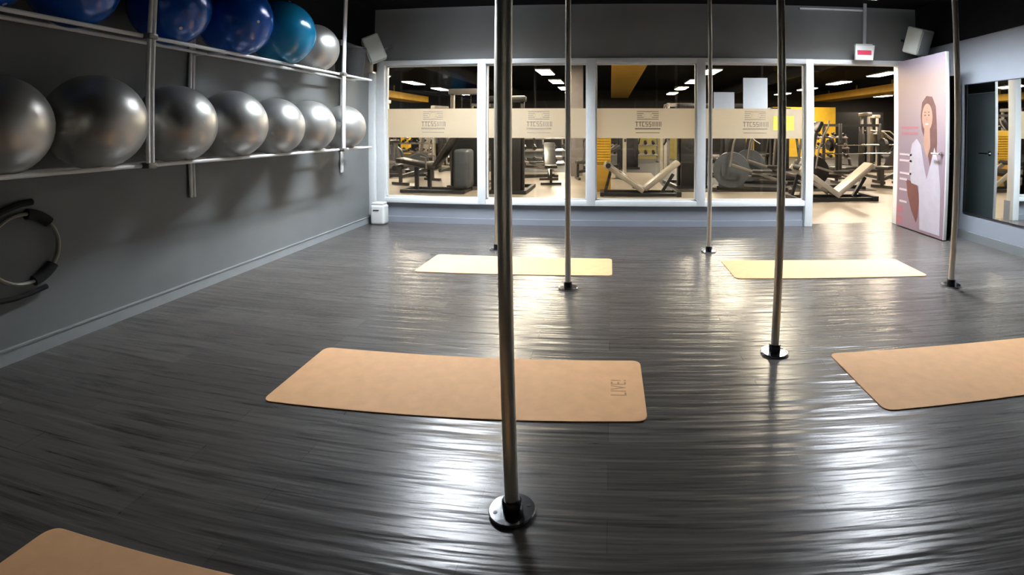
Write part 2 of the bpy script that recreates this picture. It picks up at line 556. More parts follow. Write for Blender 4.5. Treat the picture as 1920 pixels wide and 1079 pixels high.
flat('printed_neck', [(0.60, 1.34), (0.71, 1.34), (0.72, 1.10), (0.66, 0.96), (0.58, 1.12)], M['skin'], 0.0018)
for eu in (0.615, 0.69):
    flat('printed_eye', oval(eu, 1.495, 0.014, 0.010, 12), M['hair'], 0.0034)
    flat('printed_eyebrow', [(eu - 0.022, 1.528), (eu + 0.022, 1.530), (eu + 0.020, 1.538), (eu - 0.018, 1.537)], M['hair'], 0.0034)
flat('printed_nose', [(0.650, 1.48), (0.662, 1.43), (0.642, 1.43)], M['pink_text'], 0.0034)
flat('printed_smile', oval(0.65, 1.385, 0.035, 0.012, 14), M['blouse'], 0.0034)
for z in (1.175,):
    for dz in (0.0, -0.075):
        flat('printed_line', [(0.10, 1.33 + dz), (0.47, 1.33 + dz), (0.47, 1.355 + dz), (0.10, 1.355 + dz)], M['pink_text'], 0.0012)
for z, u0, u1 in ((0.97, 0.06, 0.34), (0.89, 0.06, 0.34), (0.72, 0.07, 0.33), (0.64, 0.07, 0.24), (0.50, 0.07, 0.24), (0.34, 0.08, 0.25)):
    flat('printed_line', [(u0, z), (u1, z), (u1, z + 0.028), (u0, z + 0.028)], M['pale_text'], 0.0012)
for z in (0.02, 0.16):
    flat('printed_square', [(0.03, z + 0.03), (0.15, z + 0.03), (0.15, z + 0.13), (0.03, z + 0.13)], M['pink_text'], 0.0012)
for sx in (-1, 1):
    hx = -0.004 if sx < 0 else 0.045
    hd = MB().cyl((hx, -DW + 0.07, 1.03), (hx + sx * 0.012, -DW + 0.07, 1.03), 0.026)
    hd.cyl((hx, -DW + 0.07, 1.03), (hx + sx * 0.055, -DW + 0.07, 1.03), 0.010)
    hd.cyl((hx + sx * 0.05, -DW + 0.06, 1.03), (hx + sx * 0.05, -DW + 0.20, 1.03), 0.010)
    hd.build('handle', M['chrome'], door)['label'] = 'chrome lever handle'

# ---------------------------------------------------------------- mirror wall
t = thing('wall_mirror', 'large frameless wall mirror on the pale grey wall beside the open door', 'mirror', (XR, 0, 0))
MB().box((-0.006, 3.15, 1.09), (0.008, 4.6, 1.54)).build('mirror_glass', M['mirror'], t)
e = MB()
for z in (0.32, 1.86):
    e.box((-0.006, 3.15, z), (0.012, 4.6, 0.008))
e.box((-0.006, 0.85, 1.09), (0.012, 0.008, 1.54)).box((-0.006, 5.45, 1.09), (0.012, 0.008, 1.54))
e.build('edge_strip', M['black'], t)
t = thing('wall_mirror', 'wide frameless mirror on the dark wall behind the camera', 'mirror', (0, YR, 0))
MB().box((0.4, 0.006, 1.2), (6.4, 0.008, 1.9)).build('mirror_glass', M['mirror'], t)
for z in (0.25, 2.15):
    MB().box((0.4, 0.006, z), (6.4, 0.012, 0.01)).build('edge_strip', M['black'], t)
# black curtain bunched behind the door
n = 34
top, bot = [], []
cur = MB()
rows = []
for zi in range(9):
    z = 0.02 + (1.98 - 0.02) * zi / 8
    row = []
    for k in range(n + 1):
        y = 5.48 + 0.50 * k / n
        x = 4.235 + 0.035 * math.sin(k * 1.15 + 0.3 * zi) * (1 - 0.3 * zi / 8)
        row.append(cur.bm.verts.new((x, y, z)))
    rows.append(row)
for A, B in zip(rows, rows[1:]):
    for k in range(n):
        cur.bm.faces.new((A[k], A[k + 1], B[k + 1], B[k]))
cu = cur.build('curtain', M['black_fabric'])
sd = cu.modifiers.new('thick', 'SOLIDIFY'); sd.thickness = 0.006
tag(cu, 'black curtain hanging in the gap between the open door and the mirror', 'curtain')

# ---------------------------------------------------------------- exit sign, conduit, loudspeakers
t = thing('exit_sign', 'small white sign with a red band hanging over the doorway', 'sign', (3.385, 6.2, 2.235))
MB().prism([(-0.135, 0.0), (0.115, 0.0), (0.145, 0.2), (-0.135, 0.2)], 1, -0.02, 0.02).build('sign_box', M['plastic_white'], t, bev=0.004)
MB().box((-0.01, -0.0215, 0.10), (0.20, 0.002, 0.062)).build('red_band', M['red_print'], t)['label'] = 'red lettering band'
MB().box((-0.012, 0, 0.205), (0.24, 0.05, 0.02)).build('top_cap', M['plastic_grey'], t)
MB().bar((0.0, 0, 0.21), (0.03, 0.0, 0.765), 0.045, 0.012).build('hanger', M['skirting'], t)
t2 = MB().bar((2.57, YB - 0.025, 2.955), (3.52, YB - 0.025, 2.95), 0.022, 0.022).build('conduit', M['white_tube'])
tag(t2, 'thin pale cable duct running level high on the wall over the doorway', 'conduit')

def speaker(loc, rz, tilt, label):
    t = thing('loudspeaker', label, 'speaker', loc, rz, 'corner loudspeakers')
    rot = (tilt, 0, 0)
    Mx = Euler(rot).to_matrix()
    b = MB()
    b.prism([(-0.13, -0.17), (0.13, -0.17), (0.15, 0.17), (-0.15, 0.17)], 1, -0.10, 0.12)
    bmesh.ops.transform(b.bm, matrix=Mx.to_4x4(), verts=b.bm.verts)
    b.build('cabinet', M['plastic_grey'], t, bev=0.02)
    g = MB().box((0, -0.105, 0), (0.235, 0.012, 0.29), bev=0.004)
    bmesh.ops.transform(g.bm, matrix=Mx.to_4x4(), verts=g.bm.verts)
    g.build('grille', M['skirting'], t)
    MB().bar((0, 0.10, 0.0), (0, 0.24, 0.05), 0.05, 0.03).build('bracket', M['black'], t)
    return t
speaker((-3.12, 5.98, 2.36), R(-62), R(24), 'pale loudspeaker tilted down in the corner beyond the end of the ball rack')
speaker((4.02, 5.95, 2.46), R(25), R(20), 'pale loudspeaker tilted down above the open poster door')

# white canister in the corner
t = thing('canister', 'white plastic canister standing on the floor in the corner under the window frame', 'canister', (-3.165, 6.23, 0))
MB().box((0, 0, 0.135), (0.20, 0.17, 0.27), bev=0.03, seg=4).build('body', M['plastic_white'], t)
MB().box((0, 0, 0.285), (0.17, 0.14, 0.035), bev=0.012).build('lid', M['plastic_white'], t)
MB().box((-0.01, -0.086, 0.20), (0.085, 0.006, 0.014)).build('slot', M['black'], t)['label'] = 'dark slot'

# ---------------------------------------------------------------- ball rack
rack = thing('ball_rack', 'white tubular two tier wall rack that carries the exercise balls', 'rack', (XL, 0, 0))
XF, XB = -2.96 - XL, -3.18 - XL          # front and back rail, local
ZR = {'low': 1.085, 'top': 1.915}
Y0, Y1 = 0.55, 5.62
for k, z in ZR.items():
    MB().cyl((XF, Y0, z), (XF, Y1, z), 0.0135).build('front_rail', M['white_tube'], rack)
    MB().cyl((XB, Y0, z), (XB, Y1, z), 0.0135).build('back_rail', M['white_tube'], rack)
for y in (2.53, 4.92):
    b = MB()
    for dy in (-0.016, 0.016):
        b.cyl((XF + 0.042, y + dy, ZR['low'] - 0.02), (XF + 0.042, y + dy, ZC), 0.0135, seg=14)
    u = b.build('upright', M['white_tube'], rack)
    for z in ZR.values():
        MB().box((XF + 0.025, y, z), (0.085, 0.07, 0.04), bev=0.012).build('clamp', M['grey_metal'], u)
for y, zb in ((0.9, 0.77), (3.27, 0.77), (5.56, 0.77)):
    b = MB()
    for dy in (-0.016, 0.016):
        b.cyl((0.022, y + dy, zb), (0.022, y + dy, 2.42), 0.0135, seg=14)
    b.build('wall_upright', M['white_tube'], rack)
    for z in ZR.values():
        MB().cyl((0.022, y, z), (XF, y, z), 0.011).build('bracket', M['white_tube'], rack)

def ball(y, r, tier, m, label, cat_group):
    half = (XF - XB) / 2
    z = ZR[tier] + math.sqrt((r + 0.0135) ** 2 - half ** 2)
    x = XL + max((XF + XB) / 2, r + 0.005)
    b = MB()
    seg, vs = 64, 40
    prof = []
    for i in range(vs + 1):
        a = math.pi * i / vs
        rr = r * (1 - 0.0045 * (0.5 + 0.5 * math.cos(i * math.pi)) * (1 if 6 < i < vs - 6 else 0))
        prof.append((rr * math.sin(a) if 0 < i < vs else 0, -rr * math.cos(a)))
    b.lathe(prof, seg=seg)
    o = b.build('exercise_ball', m)
    o.location = (x, y, z)
    o.rotation_euler = (random.uniform(0, 3), random.uniform(0, 3), random.uniform(0, 3))
    tag(o, label, 'exercise ball', cat_group)
    pl = MB().cyl((0, 0, r * 0.985), (0, 0, r * 1.004), 0.012, seg=14).build('valve_plug', M['plastic_grey'], o)
    return o
G1, G2 = 'silver exercise balls on the lower tier', 'exercise balls on the upper tier'
ordn = ['cut off by the photo edge', 'largest in view, just before the double upright', 'right behind the near double upright',
        'fourth along from the photo edge', 'fifth along from the photo edge', 'sixth along, just before the far upright', 'at the far end of the rack']
for (y, r), s in zip(((1.72, .262), (2.27, .284), (2.88, .276), (3.44, .277), (3.985, .262), (4.515, .264), (5.17, .255)), ordn):
    ball(y, r, 'low', M['grey_ball'], 'silver grey exercise ball on the lower rails, ' + s, G1)
up = [(1.615, .235, 'blue_ball', 'dark blue exercise ball on the upper rails, cut off at the photo corner'),
      (2.105, .250, 'blue_ball', 'dark blue exercise ball on the upper rails, just before the near upright'),
      (2.80, .275, 'blue_ball', 'royal blue exercise ball on the upper rails, just past the near upright'),
      (3.42, .300, 'blue_ball', 'royal blue exercise ball on the upper rails, beside the teal ball'),
      (4.03, .302, 'teal_ball', 'teal exercise ball on the upper rails'),
      (4.595, .250, 'grey_ball', 'silver grey exercise ball on the upper rails, past the teal ball')]
for y, r, m, l in up:
    ball(y, r, 'top', M[m], l, G2)
# black bin at the end of the upper tier
t = thing('fabric_bin', 'black tapered bin standing at the far end of the upper rack tier', 'bin', (-3.085, 5.33, ZR['top'] + 0.014))
MB().lathe([(0, 0.0), (0.145, 0.0), (0.158, 0.02), (0.185, 0.33), (0.19, 0.34), (0.178, 0.34), (0.15, 0.03), (0, 0.03)], seg=36).build('body', M['black_fabric'], t)
MB().lathe([(0.178, 0.325), (0.192, 0.325), (0.194, 0.345), (0.178, 0.345)], seg=36).build('rim', M['black'], t)

# pilates rings and straps hanging on the wall under the rack
def ring(y, z, r, x, tilt, pads, label):
    t = thing('pilates_ring', label, 'exercise ring', (x, y, z), 0)
    t.rotation_euler = (tilt, 0, 0)
    b = MB()
    n = 56
    b.tube([(0, r * math.cos(2 * math.pi * k / n), r * math.sin(2 * math.pi * k / n)) for k in range(n)], 0.011, seg=8, closed=True, flat=1.6)
    b.build('band', M['ring_grip'], t)
    for a in pads:
        p = MB()
        pts = [(0, (r) * math.cos(a + s), (r) * math.sin(a + s)) for s in [-0.36 + 0.09 * i for i in range(9)]]
        p.tube(pts, 0.032, seg=12)
        p.build('grip_pad', M['black_fabric'], t)
    return t
ring(1.985, 0.635, 0.20, -3.318, 0, (R(62), R(-58)), 'grey exercise ring with two black grip pads hanging on the wall')
b = MB()
b.tube([(-3.322, 1.80, 0.80), (-3.322, 1.84, 0.85), (-3.32, 1.90, 0.875), (-3.322, 1.98, 0.895), (-3.325, 2.05, 0.90)], 0.020, seg=8)
tag(b.build('resistance_strap', M['black_fabric']), 'black strap hanging on the wall above the grey exercise ring', 'strap', 'straps by the exercise rings')
b = MB()
b.tube([(-3.322, 1.78, 0.385), (-3.322, 1.85, 0.37), (-3.322, 1.92, 0.365), (-3.322, 2.0, 0.37), (-3.325, 2.10, 0.385)], 0.016, seg=8)
tag(b.build('resistance_strap', M['black_fabric']), 'black strap hanging on the wall below the grey exercise ring', 'strap', 'straps by the exercise rings')

# ---------------------------------------------------------------- dance poles
def pole(x, y, label):
    t = thing('dance_pole', label, 'pole', (x, y, 0), random.uniform(-0.15, 0.15), 'floor to ceiling dance poles')
    MB().cyl((0, 0, 0.03), (0, 0, ZC - 0.02), 0.0235, seg=36, caps=False).build('shaft', M['pole'], t)
    f = MB().lathe([(0, 0.0), (0.079, 0.0), (0.081, 0.004), (0.081, 0.011), (0.078, 0.015), (0.04, 0.016), (0, 0.016)], seg=56).build('floor_flange', M['flange'], t)
    for a in (20, 110, 200, 290):
        MB().cyl((0.059 * math.cos(R(a)), 0.059 * math.sin(R(a)), 0.014), (0.059 * math.cos(R(a)), 0.059 * math.sin(R(a)), 0.0172), 0.0075, seg=14).build('screw', M['collar'], f)
    MB().lathe([(0.0237, 0.016), (0.034, 0.016), (0.034, 0.05), (0.029, 0.058), (0.0237, 0.058)], seg=32).build('collar', M['collar'], t)
    MB().lathe([(0, ZC), (0.081, ZC), (0.081, ZC - 0.014), (0.034, ZC - 0.016), (0.034, ZC - 0.055), (0.0237, ZC - 0.055)], seg=40).build('ceiling_flange', M['flange'], t)
    return t
pole(-0.328, 1.462, 'nearest steel dance pole, standing in front of the near mat')
pole(-0.345, 3.875, 'steel dance pole standing just in front of the far mat on the rack side')
pole(1.063, 5.105, 'steel dance pole near the windows, between the two far mats')
pole(0.978, 2.712, 'steel dance pole between the two near mats')
pole(2.90, 3.765, 'steel dance pole nearest the mirror wall')
pole(-1.232, 5.09, 'far steel dance pole by the windows, hidden behind the nearest pole')

# ---------------------------------------------------------------- yoga mats
def yoga_mat(corners, label, text=False, r=0.055, curl=None):
    """corners: near-rack-side far, other far, other near, rack-side near (floor x, y)"""
    P = [Vector((x, y)) for x, y in corners]
    c = sum(P, Vector((0, 0))) / 4
    t = thing('yoga_mat', label, 'yoga mat', (c.x, c.y, 0), 0, 'orange yoga mats on the floor')
    out = []
    for i in range(4):
        p, a, d = P[i], P[i - 1], P[(i + 1) % 4]
        u, v = (a - p).normalized(), (d - p).normalized()
        s, e = p + u * r, p + v * r
        for k in range(9):
            q = k / 8
            out.append((s * (1 - q) ** 2 + p * 2 * q * (1 - q) + e * q * q) - c)
    b = MB()
    b.prism([(q.x, q.y) for q in out], 2, 0.0, 0.006)
    b.build('mat_body', M['mat_cork'], t, bev=0.0015)
    if text:
        cu = bpy.data.curves.new('lettering', 'FONT')
        cu.body = 'LIVE!'
        cu.size = 0.115
        cu.space_character = 1.12
        cu.extrude = 0.0004
        cu.offset = -0.0006
        cu.materials.append(M['mat_print'])
        tmp = bpy.data.objects.new('lettering', cu)
        C.objects.link(tmp)
        me = bpy.data.meshes.new_from_object(tmp)
        bpy.data.objects.remove(tmp)
        o = bpy.data.objects.new('lettering', me)
        C.objects.link(o)
        o.parent = t
        o.rotation_euler = (0, 0, R(90))
        o.scale = (0.60, 1.0, 1.0)
        o.location = (text[0] - c.x, text[1] - c.y, 0.0062)
    return t
yoga_mat([(-1.70, 2.575), (0.175, 2.625), (0.178, 2.035), (-1.675, 1.955)], 'near orange yoga mat with LIVE! lettering, behind the nearest pole', (0.088, 2.245))
yoga_mat([(1.295, 2.67), (3.13, 2.70), (3.12, 2.095), (1.305, 2.05)], 'orange yoga mat cut off by the photo edge, right of the middle pole')
yoga_mat([(-1.79, 4.79), (0.02, 4.785), (0.022, 4.225), (-1.80, 4.17)], 'far orange yoga mat on the rack side, crossed by two poles')
yoga_mat([(1.105, 4.745), (2.90, 4.635), (2.885, 4.055), (1.11, 4.145)], 'far orange yoga mat on the doorway side')
yoga_mat([(-1.83, 1.05), (0.0, 1.07), (0.0, 0.47), (-1.83, 0.45)], 'shaded orange yoga mat in the near corner, only its tip in view')

# ---------------------------------------------------------------- studio lights (two, on the ceiling near the windows)
def light_panel(name, x, y, z, w, l, m, label, group, louvre=False):
    t = thing(name, label, 'ceiling light', (x, y, z), 0, group)
    fm = MB()
    fm.box((0, 0, 0.03), (w + 0.05, l + 0.05, 0.04))
    fm.build('housing', M['plastic_white'], t)
    MB().box((0, 0, 0.004), (w, l, 0.008)).build('diffuser', m, t)
    if louvre:  # unseen blades added to keep lamp light off the upper walls and near floor
        b = MB()
        for sx in (-1, 1):
            b.box((sx * (w / 2 + 0.006), 0, -0.035), (0.008, l + 0.02, 0.085))
        for k in range(7):
            b.box((0, -l / 2 + l * k / 6, -0.043), (w + 0.02, 0.006, 0.09))
        b.box((0, 0, -0.043), (0.006, l + 0.02, 0.09))
        b.build('louvre', M['grey_metal'], t)
    return t
light_panel('ceiling_light', -1.76, 4.90, ZC - 0.052, 0.36, 1.2, M['studio_diffuser'], 'cool white studio ceiling light on the rack side, above the top of the picture', 'studio ceiling lights', True)
light_panel('ceiling_light', 3.00, 4.90, ZC - 0.052, 0.36, 1.2, M['studio_diffuser'], 'cool white studio ceiling light on the doorway side, above the top of the picture', 'studio ceiling lights', True)

# ---------------------------------------------------------------- gym beyond the glass: shell
gx, gw = (GX0 + GX1) / 2, GX1 - GX0
struct(MB().box((gx, (YB + 0.12 + GY1) / 2, -0.05), (gw, GY1 - YB - 0.12, 0.1)).build('floor', M['gym_floor']),
       'pale board floor of the gym beyond the windows', 'floor')
struct(MB().box((gx, 20.6, 0.004), (gw, 12.8, 0.008)).build('floor', M['rubber']),
       'black rubber flooring in the far half of the gym', 'floor')
struct(MB().box((3.45, 12.05, 0.004), (4.5, 4.3, 0.008)).build('floor', M['rubber']),
       'black rubber flooring under the machines behind the fourth window', 'floor')
struct(MB().box((gx, (YB + GY1) / 2 + 0.1, GZ + 0.05), (gw, GY1 - YB, 0.1)).build('ceiling', M['wall_black']),
       'black gym ceiling beyond the windows', 'ceiling')
struct(MB().box((gx, GY1 + 0.05, GZ / 2), (gw, 0.1, GZ)).build('wall_far', M['gym_wall']), 'dark far wall of the gym', 'wall')
struct(MB().box((GX0 - 0.05, (YB + GY1) / 2, GZ / 2), (0.1, GY1 - YB, GZ)).build('wall_far_left', M['gym_wall']), 'dark side wall of the gym beyond the rack side', 'wall')
struct(MB().box((GX1 + 0.05, (YB + GY1) / 2, GZ / 2), (0.1, GY1 - YB, GZ)).build('wall_far_right', M['gym_wall']), 'dark side wall of the gym beyond the doorway side', 'wall')
struct(MB().box((8.0 + 2.9, YB + 0.06, GZ / 2), (13.1, 0.12, GZ)).build('wall_front_right', M['gym_wall']), 'gym side of the partition past the doorway', 'wall')
struct(MB().box((-8.3, YB + 0.06, GZ / 2), (9.7, 0.12, GZ)).build('wall_front_left', M['gym_wall']), 'gym side of the partition past the rack wall', 'wall')
# yellow beams under the ceiling
for x, w, y0, y1, z, l in ((0.50, 0.95, 12.0, 26.5, 2.98, 'yellow ceiling beam running away over the middle window'),
                           (-9.9, 1.0, 11.0, 24.0, 2.62, 'yellow ceiling beam far on the rack side, under the row of lights'),
                           (11.6, 1.2, 12.0, 26.0, 2.78, 'yellow ceiling beam seen through the doorway')):
    b = MB().box((x, (y0 + y1) / 2, z + 0.15), (w, y1 - y0, 0.3), bev=0.01)
    for yy in range(int(y0) + 1, int(y1), 3):
        b.box((x, yy, z + 0.375), (0.05, 0.05, GZ - z - 0.3 + 0.0), bev=0)
    tag(b.build('ceiling_beam', M['yellow_beam']), l, 'beam', 'yellow beams under the gym ceiling')
# dark ducts
for x, y0, y1, z, r in ((-4.9, 8.0, 26.0, 3.12, 0.22), (5.8, 8.0, 26.0, 3.12, 0.2)):
    b = MB().cyl((x, y0, z), (x, y1, z), r, seg=20)
    for yy in (9, 13, 17, 21, 25):
        b.cyl((x, yy, z), (x, yy + 0.06, z), r + 0.015, seg=20)
        b.box((x, yy, z + (GZ - z) / 2), (0.03, 0.03, GZ - z))
    tag(b.build('air_duct', M['gym_wall']), 'dark round air duct under the gym ceiling, ' + ('rack side' if x < 0 else 'doorway side'), 'duct', 'gym air ducts')
# gym lights
rows = [(-7.45, 'over the rack side'), (-1.98, 'behind the second window'), (3.02, 'towards the fourth window'), (8.5, 'seen through the doorway')]
yn = [(8.45, 'nearest the partition'), (11.45, 'second from the partition'), (14.45, 'third from the partition'), (17.5, 'fourth from the partition'), (20.45, 'fifth from the partition'), (23.5, 'farthest')]
for x, rs in rows:
    for y, ys in yn:
        light_panel('gym_light', x, y, 3.0, 0.40, 1.25, M['gym_diffuser'], 'glowing gym ceiling light in the row %s, %s' % (rs, ys), 'glowing lights under the gym ceiling')
for x, y, ys in ((14.2, 24.2, 'farthest'), (13.9, 17.6, 'halfway'), (-12.2, 20.5, 'rack side')):
    light_panel('gym_light', x, y, 3.0, 0.40, 1.25, M['gym_diffuser'], 'glowing gym ceiling light in the outermost row, ' + ys, 'glowing lights under the gym ceiling')
for o in list(C.objects):
    if o.name.startswith('gym_light'):
        for yy in (-0.5, 0.5):
            MB().cyl((0, yy, 0.045), (0, yy, GZ - 3.0), 0.006, seg=6).build('hanger', M['black'], o)

# yellow walls and columns
tag(MB().box((9.0, 22.0, 1.15), (3.0, 0.15, 2.3)).build('yellow_partition', M['yellow']), 'bright yellow partition seen through the doorway', 'partition', 'yellow partitions in the gym')
tag(MB().box((6.25, 23.0, 1.0), (1.3, 0.15, 2.0)).build('yellow_partition', M['yellow']), 'yellow partition glimpsed behind the fourth window', 'partition', 'yellow partitions in the gym')
tag(MB().box((2.2, 20.5, 0.9), (3.4, 0.15, 1.8)).build('olive_partition', mat('olive_paint', (0.20, 0.16, 0.035), 0.6)), 'olive partition behind the third window', 'partition')
tag(MB().box((-10.2, 23.0, 0.95), (0.42, 0.3, 1.9)).build('yellow_column', M['yellow']), 'yellow column far behind the first window', 'column')
tag(MB().box((-9.45, 24.0, 0.9), (0.9, 0.15, 1.8)).build('cream_partition', M['light_metal']), 'cream partition beside the far yellow column', 'partition')
tag(MB().box((-0.98, 13.3, 1.72), (0.42, 0.42, 3.44)).build('pillar', M['grey_metal']), 'square grey pillar behind the second window', 'pillar')
tag(MB().box((13.2, 25.5, 1.1), (3.5, 0.2, 2.2)).build('dark_partition', M['black']), 'black partition deep behind the doorway', 'partition')

# yellow cabinet behind the third window
t = thing('yellow_cabinet', 'yellow cabinet with louvred upper half behind the third window', 'cabinet', (-0.20, 10.1, 0))
MB().box((0, 0, 0.28), (0.42, 0.40, 0.56), bev=0.008).build('base_cabinet', M['ochre'], t)
MB().box((0, 0, 0.93), (0.42, 0.40, 0.72), bev=0.008).build('upper_cabinet', M['yellow'], t)
b = MB()
for k in range(11):
    b.box((0, -0.205, 0.62 + k * 0.055), (0.38, 0.02, 0.022), (R(25), 0, 0))
b.build('louvre', M['yellow'], t)

# ---------------------------------------------------------------- gym equipment kinds
def v_bench(x, y, rz, label, s=1.0):
    t = thing('sit_up_bench', label, 'exercise bench', (x, y, 0), rz, 'v shaped benches beyond the partition', s)
    b = MB()
    b.bar((-0.80, -0.22, 0.04), (0.72, -0.22, 0.04), 0.08, 0.06).bar((-0.80, 0.22, 0.04), (0.72, 0.22, 0.04), 0.08, 0.06)
    b.bar((-0.78, -0.28, 0.04), (-0.78, 0.28, 0.04), 0.07).bar((0.70, -0.30, 0.05), (0.70, 0.30, 0.05), 0.09)
    b.bar((0.40, 0, 0.06), (0.62, 0, 0.42), 0.06).bar((-0.72, -0.2, 0.06), (-0.62, -0.2, 0.45), 0.05).bar((-0.72, 0.2, 0.06), (-0.62, 0.2, 0.45), 0.05)
    b.build('base_frame', M['black'], t)
    for yy in (-0.24, 0.24):
        MB().bar((-0.74, yy, 0.62), (0.02, yy, 0.10), 0.055, 0.09, bev=0.01).build('side_rail', M['light_metal'], t)
    MB().box((-0.40, 0, 0.40), (0.16, 0.42, 0.10), (0, R(34), 0), bev=0.02).build('foot_plate', M['dark_metal'], t)
    b = MB().bar((0.05, 0, 0.12), (0.72, 0, 0.66), 0.32, 0.10, bev=0.025)
    b.build('back_pad', M['light_metal'], t)['label'] = 'pale padded backrest'
    MB().box((-0.06, 0, 0.15), (0.26, 0.30, 0.08), (0, R(18), 0), bev=0.02).build('seat_pad', M['vinyl'], t)
    MB().cyl((-0.66, -0.32, 0.60), (-0.66, 0.32, 0.60), 0.05).build('foot_roller', M['rubber'], t)
    return t

def elliptical(x, y, rz, label, shell='black', s=1.0):
    t = thing('elliptical_trainer', label, 'elliptical trainer', (x, y, 0), rz, 'elliptical trainers in the gym', s)
    b = MB().bar((-0.85, 0, 0.05), (0.65, 0, 0.05), 0.10, 0.08, bev=0.01)
    b.bar((-0.85, -0.28, 0.04), (-0.85, 0.28, 0.04), 0.08).bar((0.62, -0.28, 0.04), (0.62, 0.28, 0.04), 0.08)
    b.build('base_frame', M['dark_metal'], t)
    b = MB().cyl((0.30, -0.10, 0.42), (0.30, 0.10, 0.42), 0.36, seg=40)
    b.cyl((0.30, -0.13, 0.42), (0.30, 0.13, 0.42), 0.20, seg=30)
    b.box((0.30, 0, 0.16), (0.5, 0.18, 0.2), bev=0.03)
    b.build('flywheel_housing', M[shell], t)
    MB().bar((0.40, 0, 0.55), (0.22, 0, 1.42), 0.09, 0.08, bev=0.02).build('mast', M['dark_metal'], t)
    b = MB().box((0.19, 0, 1.48), (0.10, 0.36, 0.26), (0, R(-25), 0), bev=0.03)
    c = b.build('console', M['black'], t)
    MB().box((0.135, 0, 1.49), (0.01, 0.22, 0.13), (0, R(-25), 0)).build('screen', M['blue_grey'], c)
    for sgn in (-1, 1):
        MB().tube([(0.32, sgn * 0.27, 0.50), (0.26, sgn * 0.29, 0.95), (0.16, sgn * 0.28, 1.25), (0.02, sgn * 0.24, 1.48), (0.0, sgn * 0.22, 1.62)], 0.02, seg=10).build('handlebar', M['grey_metal'], t)
        MB().bar((0.30, sgn * 0.24, 0.42 + sgn * 0.12), (-0.78, sgn * 0.24, 0.20), 0.05, 0.05, bev=0.01).build('pedal_arm', M['grey_metal'], t)
        MB().box((-0.30, sgn * 0.24, 0.36 + sgn * 0.06), (0.38, 0.16, 0.05), bev=0.015).build('pedal', M['rubber'], t)
    return t

def treadmill(x, y, rz, label, s=1.0):
    t = thing('treadmill', label, 'treadmill', (x, y, 0), rz, 'treadmills in the gym', s)
    MB().box((0, 0, 0.12), (1.9, 0.82, 0.14), bev=0.03).build('deck', M['dark_metal'], t)
    MB().box((-0.1, 0, 0.195), (1.6, 0.52, 0.012)).build('belt', M['rubber'], t)
    MB().box((0.78, 0, 0.24), (0.36, 0.74, 0.16), bev=0.05).build('motor_cover', M['grey_metal'], t)
    for sg in (-1, 1):
        MB().bar((0.80, sg * 0.37, 0.18), (0.62, sg * 0.37, 1.30), 0.07, 0.05, bev=0.01).build('upright', M['grey_metal'], t)
        MB().tube([(0.62, sg * 0.37, 1.15), (0.40, sg * 0.37, 1.08), (0.02, sg * 0.37, 1.0)], 0.024).build('handrail', M['black'], t)
    c = MB().box((0.60, 0, 1.38), (0.12, 0.80, 0.34), (0, R(-22), 0), bev=0.04).build('console', M['black'], t)
    MB().box((0.535, 0, 1.40), (0.01, 0.40, 0.18), (0, R(-22), 0)).build('screen', M['blue_grey'], c)
    return t

def cable_machine(x, y, rz, label, frame='grey_metal', s=1.0, h=2.0, shroud='black'):
    """weight-stack machine: frame, shrouded stack, seat with backrest and a lever"""
    t = thing('weight_machine', label, 'weight machine', (x, y, 0), rz, 'weight stack machines in the gym', s)
    b = MB().bar((-0.62, -0.35, 0.04), (0.62, -0.35, 0.04), 0.07).bar((-0.62, 0.35, 0.04), (0.62, 0.35, 0.04), 0.07)
    b.bar((-0.55, -0.38, 0.04), (-0.55, 0.38, 0.04), 0.07).bar((0.58, -0.38, 0.04), (0.58, 0.38, 0.04), 0.07)
    b.build('base_frame', M[frame], t)
    for yy in (-0.30, 0.30):
        MB().bar((0.50, yy, 0.05), (0.50, yy, h), 0.09, 0.07, bev=0.01).build('upright', M[frame], t)
    MB().box((0.50, 0, h), (0.20, 0.74, 0.12), bev=0.03).build('top_cap', M[frame], t)
    b = MB()
    for k in range(12):
        b.box((0.50, 0, 0.16 + k * 0.055), (0.14, 0.34, 0.048), bev=0.005)
    b.cyl((0.50, -0.1, 0.1), (0.50, -0.1, h), 0.01, seg=8).cyl((0.50, 0.1, 0.1), (0.50, 0.1, h), 0.01, seg=8)
    b.build('weight_stack', M['plate'], t)
    MB().box((0.60, 0, 0.62), (0.03, 0.56, 1.10), bev=0.01).build('shroud', M[shroud], t)
    MB().box((-0.18, 0, 0.46), (0.42, 0.36, 0.09), bev=0.03).build('seat', M['vinyl'], t)
    MB().box((0.10, 0, 0.86), (0.10, 0.34, 0.66), (0, R(14), 0), bev=0.03).build('backrest', M['vinyl'], t)
    MB().bar((-0.18, 0, 0.05), (-0.18, 0, 0.42), 0.08, 0.08).build('seat_post', M[frame], t)
    for yy in (-0.42, 0.42):
        MB().tube([(0.44, yy * 0.8, h * 0.72), (0.10, yy, h * 0.70), (-0.22, yy, h * 0.55), (-0.34, yy, h * 0.52)], 0.022).build('press_arm', M[frame], t)
    return t

